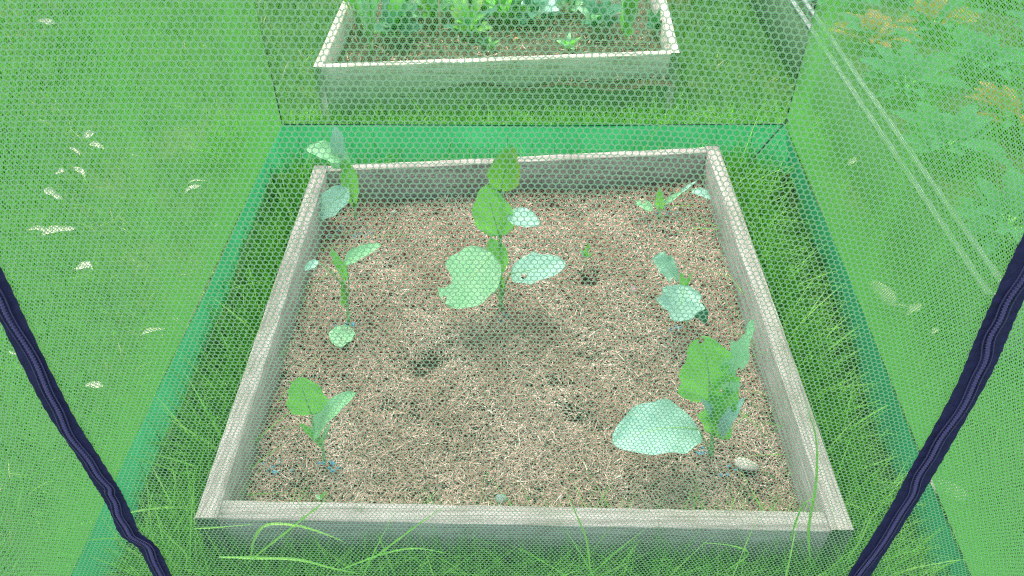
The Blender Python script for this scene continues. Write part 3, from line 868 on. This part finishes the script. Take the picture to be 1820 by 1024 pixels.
def ribbon(pts, w0, name, m, label):
    P = smooth_path(pts, 18)
    V, Fq = [], []
    n = len(P)
    for i, p in enumerate(P):
        d = (P[min(i + 1, n - 1)] - P[max(i - 1, 0)]).normalized()
        s = d.cross((CAMP + Vector((0, 0, 1)) - p).normalized()).normalized()
        k = s.cross(d)
        ww = w0 * .5 / 2 * (1 - (i / (n - 1)) ** 2.5) * min(1, .4 + 3 * i / n) + .0002
        V += [p - s * ww + k * ww * .35, p, p + s * ww + k * ww * .35]
    for i in range(n - 1):
        for j in range(2):
            k = i * 3 + j
            Fq.append((k, k + 3, k + 4, k + 1))
    o = mesh_obj(name, [tuple(v) for v in V], np.array(Fq), m, tint=np.full(len(V), random.uniform(.75, 1)))
    return tag(o, label, "grass blade", "long single grass blades in front of the bed")
YB = .62
def bl(pix, w0, label, yb=YB):
    pts = [at(p[0], p[1], y=yb + (p[2] if len(p) > 2 else 0)) for p in pix]
    ribbon(pts, w0, "grass_blade", M_LGRASS, label)
bl([(445, 1000), (452, 960), (475, 933), (530, 935), (580, 950), (615, 965)], .0075, "arched grass blade bending over beside the front left corner of the bed")
bl([(390, 990), (450, 992), (530, 995), (590, 1010), (640, 1020)], .008, "broad grass blade lying almost level at the bottom left")
bl([(440, 1000), (510, 945), (560, 905), (581, 886)], .006, "straight grass blade leaning right across the front board, left end")
bl([(1050, 1020), (1042, 960), (1022, 910), (1003, 865)], .005, "slim grass blade crossing the middle of the front board")
bl([(1440, 1000), (1437, 940), (1450, 860), (1450, 780), (1430, 715)], .0075, "tall grass blade standing over the front right corner of the bed", .64)
bl([(1405, 960), (1415, 925), (1430, 895), (1450, 885)], .004, "short grass blade curling beside the tall blade at the right corner")
bl([(640, 1010), (700, 965), (740, 935), (790, 900)], .005, "slanting grass blade left of centre in front of the bed")
bl([(600, 1015), (680, 985), (740, 975), (800, 985)], .005, "low arching grass blade at the bottom left of centre")
bl([(1290, 1015), (1330, 985), (1300, 970), (1250, 965)], .004, "looped grass blade low in front of the bed at the right")
bl([(1500, 1000), (1530, 960), (1545, 925), (1560, 910)], .004, "grass blade leaning toward the right zipper")
bl([(330, 1010), (330, 985), (300, 955), (270, 925)], .004, "grass blade leaning left toward the left zipper")
bl([(345, 940), (380, 938), (450, 932)], .003, "thin pale grass blade lying against the front left corner of the bed")
q0 = at(1140, 285, y=1.80); 
ribbon([at(1142, 285, y=1.8), at(1155, 245, y=1.8), at(1175, 222, y=1.8), at(1192, 212, y=1.8)], .004, "grass_blade", M_LGRASS, "curved pale grass blade rising behind the back board of the bed")
ribbon([at(1385, 330, y=1.6), at(1380, 300, y=1.6), at(1365, 285, y=1.6)], .005, "grass_blade", M_LGRASS, "short hooked grass blade by the back right corner of the bed")

# ------------------------------------------------------------------ the net tent
tent = empty("net_tent", (0, 1.2, 0))
tag(tent, "green insect net tent with navy zippers enclosing the near raised bed", "net tent")
YF, YK = 0.52, 1.90           # front and back
TOPZ = 1.55
SK = 0.16
# plan corners at the top of the skirt and at the ground
FL, FR, BL, BR = Vector((-.64, YF, SK)), Vector((.66, YF, SK)), Vector((-.610, YK, SK)), Vector((.725, YK, SK))
gFL, gFR, gBL, gBR = Vector((-.67, YF, -.01)), Vector((.69, YF, -.01)), Vector((-.67, YK + .02, -.01)), Vector((.78, YK + .02, -.01))

def hexnet(name, O, U, Vv, lu, lv, p, wth, m, amp, parent, seed, sag=0.0, hem=0.0):
    """a knitted hexagon net: each cell's open hexagon, threads between neighbours.
       O origin, U/Vv unit vectors, lu/lv extents, p pitch, wth thread width"""
    rs = np.random.default_rng(seed)
    O, U, Vv = np.array(O), np.array(U), np.array(Vv)
    N_ = np.cross(U, Vv)
    rh = p * math.sqrt(3) / 2
    nu, nv = int(lu / p), int(lv / rh)
    I, J = np.meshgrid(np.arange(nu), np.arange(nv))
    cu = (I + 0.5 * (J % 2)) * p + p * .5
    cv = J * rh + rh * .5
    Rr = p / math.sqrt(3)
    r0 = Rr * (1 - wth / p)
    dens = np.zeros_like(cu)
    if hem:
        dens = hem * np.clip(1 - cv / .16, 0, 1) ** 1.3
        for k in range(11):
            c0, w0, sl = rs.uniform(0, lu), rs.uniform(.01, .06), rs.uniform(-.3, .3)
            dens = dens + rs.uniform(-.0005, .0009) * np.exp(-((cu - c0 - sl * cv) / w0) ** 2)
    r = (r0 - dens * .577)[..., None]
    ang = np.radians(30 + 60 * np.arange(6))     # pointy-top hexagons
    hu = cu[..., None] + r * np.cos(ang) * 1.0
    hv = cv[..., None] + r * np.sin(ang)
    # cloth waves, stretch and slack
    fx = [(rs.uniform(3, 11), rs.uniform(0, 6.28), rs.uniform(0, 6.28)) for _ in range(6)]
    off = np.zeros_like(hu)
    du = np.zeros_like(hu); dv = np.zeros_like(hu)
    for k, th, ph in fx:
        arg = k * (hu * math.cos(th) + hv * math.sin(th)) + ph
        off += amp * 4 / k * np.sin(arg)
        du += 0.010 / k * np.sin(arg * 1.3 + 1); dv += 0.010 / k * np.cos(arg * 1.1)
    off += sag * np.sin(np.pi * np.clip(hu / lu, 0, 1)) * np.sin(np.pi * np.clip(hv / lv, 0, 1))
    if name == "front_panel":
        xx = hu - .65
        dv -= .03 * xx + np.where(xx > 0, .34, .10) * xx * xx
    edge = np.clip(np.minimum(np.minimum(hu, lu - hu), np.minimum(hv, lv - hv)) / .05, 0, 1)
    off *= edge; du *= edge; dv *= edge
    P = O + (hu + du)[..., None] * U + (hv + dv)[..., None] * Vv + off[..., None] * N_
    V = P.reshape(-1, 3)
    cid = (J * nu + I)
    def vid(j, i, k): return (j * nu + i) * 6 + k
    quads, tris = [], []
    # corner k at angle 30+60k: 0 right-up,1 top,2 left-up,3 left-down,4 bottom,5 right-down
    j, i = J[:, :-1].ravel(), I[:, :-1].ravel()
    quads.append(np.stack([vid(j, i, 5), vid(j, i + 1, 3), vid(j, i + 1, 2), vid(j, i, 0)], 1))
    jj, ii = J[:-1].ravel(), I[:-1].ravel()
    odd = jj % 2
    ur = ii + odd; ul = ii - 1 + odd
    k = ur < nu
    quads.append(np.stack([vid(jj[k], ii[k], 0), vid(jj[k] + 1, ur[k], 4), vid(jj[k] + 1, ur[k], 3), vid(jj[k], ii[k], 1)], 1))
    k2 = ul >= 0
    quads.append(np.stack([vid(jj[k2], ii[k2], 1), vid(jj[k2] + 1, ul[k2], 5), vid(jj[k2] + 1, ul[k2], 4), vid(jj[k2], ii[k2], 2)], 1))
    k3 = (ur < nu) & (ul >= 0)
    tris.append(np.stack([vid(jj[k3], ii[k3], 1), vid(jj[k3] + 1, ur[k3], 3), vid(jj[k3] + 1, ul[k3], 5)], 1))
    k4 = (ur < nu) & (ii + 1 < nu)
    tris.append(np.stack([vid(jj[k4], ii[k4], 0), vid(jj[k4], ii[k4] + 1, 2), vid(jj[k4] + 1, ur[k4], 4)], 1))
    o = mesh_obj(name, V, [np.concatenate(quads), np.concatenate(tris)], m, parent, smooth=False)
    localise(o)
    return o
def panel(name, A0, B0, m, amp, seed, p=.0052, wth=.00105, sag=0, z1=TOPZ, hem=0):
    U = (B0 - A0); lu = U.length; U = U / lu
    return hexnet(name, tuple(A0), tuple(U), (0, 0, 1), lu, z1 - A0.z, p, wth, m, amp, tent, seed, sag, hem)
panel("front_panel", FL, FR, M_NET, .0010, 1)
panel("back_panel", BL, BR, M_NET_BACK, .0020, 2, p=.0058, wth=.0008)
panel("side_panel", FL + Vector((-.001, 0, 0)), BL + Vector((-.001, 0, 0)), M_NET_SIDE, .0020, 3, wth=.0016, hem=.0022)
panel("side_panel", FR + Vector((.001, 0, 0)), BR + Vector((.001, 0, 0)), M_NET_SIDE, .0020, 4, wth=.0023, hem=.0022)
hexnet("roof_panel", (-.62, YF, TOPZ), (1, 0, 0), (0, 1, 0), 1.3, YK - YF, .0065, .0016, M_NET_SIDE, .004, tent, 5)

def skirt(A0, B0, gA, gB, seed):
    rs = random.Random(seed)
    nx, nz = 90, 8
    V, Fq = [], []
    nrm = (B0 - A0).cross(Vector((0, 0, 1))).normalized()
    ph = [rs.uniform(0, 6) for _ in range(3)]
    for j in range(nz + 1):
        for i in range(nx + 1):
            u = i / nx; s = j / nz
            p = gA.lerp(gB, u).lerp(A0.lerp(B0, u), s)
            wv = (.006 * math.sin(11 * u + ph[0]) + .004 * math.sin(27 * u + ph[1] + s) + .002 * math.sin(61 * u + ph[2])) * (1 - s) + .002 * math.sin(9 * u + 3 * s)
            V.append(tuple(p + nrm * wv * min(1, u * 12, (1 - u) * 12)))
    for j in range(nz):
        for i in range(nx):
            k = j * (nx + 1) + i
            Fq.append((k, k + 1, k + nx + 2, k + nx + 1))
    o = mesh_obj("skirt", V, np.array(Fq), M_SKIRT, tent)
    localise(o)
skirt(FL, FR, gFL, gFR, 1); skirt(BL, BR, gBL, gBR, 2); skirt(FL, BL, gFL, gBL, 3); skirt(FR, BR, gFR, gBR, 4)
def seam(pts, r=.0015, name="seam"):
    o = tube(smooth_path(pts, 30), r, name, M_SEAM, tent, seg=6); localise(o)
for P0, dx in ((BL, -.012), (BR, .014), (FL, 0), (FR, 0)):
    seam([P0, P0 + Vector((dx * .4, 0, .35)), P0 + Vector((dx, 0, .9)), P0 + Vector((0, 0, TOPZ - SK))])
seam([BL, (BL + BR) / 2 + Vector((0, 0, -.003)), BR], .0016)
for P0, P1 in ((FL, FR),):
    seam([P0, (P0 + P1) / 2 + Vector((0, 0, .003)), P1], .0009)
cr = [BR + Vector((.01, 0, .02)), at(1375, 240, y=1.83), at(1335, 288, y=1.80), at(1310, 325, y=1.78)]
seam(cr, .0022, "guy_cord")

# zippers: tape, coil, two lines of stitching
def zipper(edges, extra_top, extra_bot, seed):
    """edges: rows (y, x_left, x_right) in the photo, laid on the front panel"""
    L_ = [at(xl, yy, y=YF - .004) for yy, xl, xr in edges]
    R_ = [at(xr, yy, y=YF - .004) for yy, xl, xr in edges]
    cen = [(l + r) / 2 for l, r in zip(L_, R_)]
    wid = [abs(r.x - l.x) for l, r in zip(L_, R_)]
    cen = [Vector((p.x, YF - .004, p.z)) for p in cen]
    top = cen[0] + (cen[0] - cen[2]).normalized() * extra_top
    top.x = cen[0].x + extra_top * (.02 if cen[0].x > 0 else -.02)
    bot = cen[-1].copy(); bot.z -= extra_bot
    K = int(extra_top / .05); Kb = int(extra_bot / .04)
    T0 = Vector((top.x, YF - .004, top.z)); B0 = Vector((bot.x, YF - .004, bot.z))
    cen = [T0.lerp(cen[0], k / K) for k in range(K)] + cen + [cen[-1].lerp(B0, (k + 1) / Kb) for k in range(Kb)]
    n = 420
    P = smooth_path(cen, n)
    W = sum(wid) / len(wid) * 1.06
    nv = 12
    V, Fq = [], []
    root = None
    for i, p in enumerate(P):
        d = (P[min(i + 1, n)] - P[max(i - 1, 0)]).normalized()
        s = Vector((-d.z, 0, d.x))
        if s.x < 0: s = -s
        for j in range(nv + 1):
            v = j / nv * 2 - 1
            pucker = .0005 * math.sin(i * 1.1 + 2 * v) * abs(v) + .0005 * math.sin(i * .13 + v)
            h = .0015 * math.exp(-(v / .22) ** 2) + (-.002 if False else 0)
            q = p + s * (v * W / 2)
            V.append((q.x, q.y - h + pucker, q.z))
    for i in range(n):
        for j in range(nv):
            k = i * (nv + 1) + j
            Fq.append((k, k + 1, k + nv + 2, k + nv + 1))
    z = mesh_obj("zipper", V, np.array(Fq), M_TAPE, tent); localise(z)
    # interlocked coil: a fine row of teeth
    V, Fq = [], []
    tot = 0; last = P[0]; pitch = .0017; cw = .0020
    cum = [0]
    P = [P[i] + Vector((.0022 * math.sin(i * .11 + seed) + .0012 * math.sin(i * .31), 0, 0)) for i in range(n + 1)]
    for i in range(1, n + 1): cum.append(cum[-1] + (P[i] - P[i - 1]).length)
    m_ = int(cum[-1] / pitch)
    k = 0
    for t_ in range(m_):
        s_ = t_ * pitch
        while k < n - 1 and cum[k + 1] < s_: k += 1
        f = (s_ - cum[k]) / max(1e-9, cum[k + 1] - cum[k])
        p = P[k].lerp(P[k + 1], f)
        d = (P[k + 1] - P[k]).normalized(); s = Vector((-d.z, 0, d.x))
        sh = .0003 * (1 if t_ % 2 else -1)
        b0 = len(V)
        hw, hl = cw, pitch * .33
        for (uu, ll, hh) in ((-hw, -hl, .0014), (hw, -hl, .0014), (hw, hl, .0014), (-hw, hl, .0014), (-hw * .7, -hl * .6, .0030), (hw * .7, -hl * .6, .0030), (hw * .7, hl * .6, .0030), (-hw * .7, hl * .6, .0030)):
            q = p + s * (uu + sh) + d * ll
            V.append((q.x, q.y - hh, q.z))
        for q in ((4, 5, 6, 7), (0, 1, 5, 4), (1, 2, 6, 5), (2, 3, 7, 6), (3, 0, 4, 7)):
            Fq.append(tuple(b0 + c for c in q))
    c = mesh_obj("zipper_coil", V, np.array(Fq), M_COIL, z, smooth=False)
    for sgn in (-1, 1):
        pts = []
        for i in range(0, n + 1, 2):
            d = (P[min(i + 1, n)] - P[max(i - 1, 0)]).normalized(); s = Vector((-d.z, 0, d.x))
            q = P[i] + s * (sgn * .0050)
            pts.append((q.x, q.y - .0018, q.z))
        st = tube(pts, .0007, "stitching", M_COIL, z, seg=5)
zipper([(493, -38, 6), (572, -2, 50), (679, 58, 96), (747, 92, 134), (814, 137, 179), (860, 168, 205), (881, 184, 214), (915, 198, 235), (949, 213, 250), (975, 246, 280), (1022, 270, 306)], .62, .15, 1)
zipper([(440, 1815, 1862), (539, 1764, 1815), (606, 1735, 1786), (679, 1702, 1754), (781, 1647, 1698), (848, 1610, 1657), (915, 1575, 1616), (1022, 1507, 1549)], .58, .15, 2)
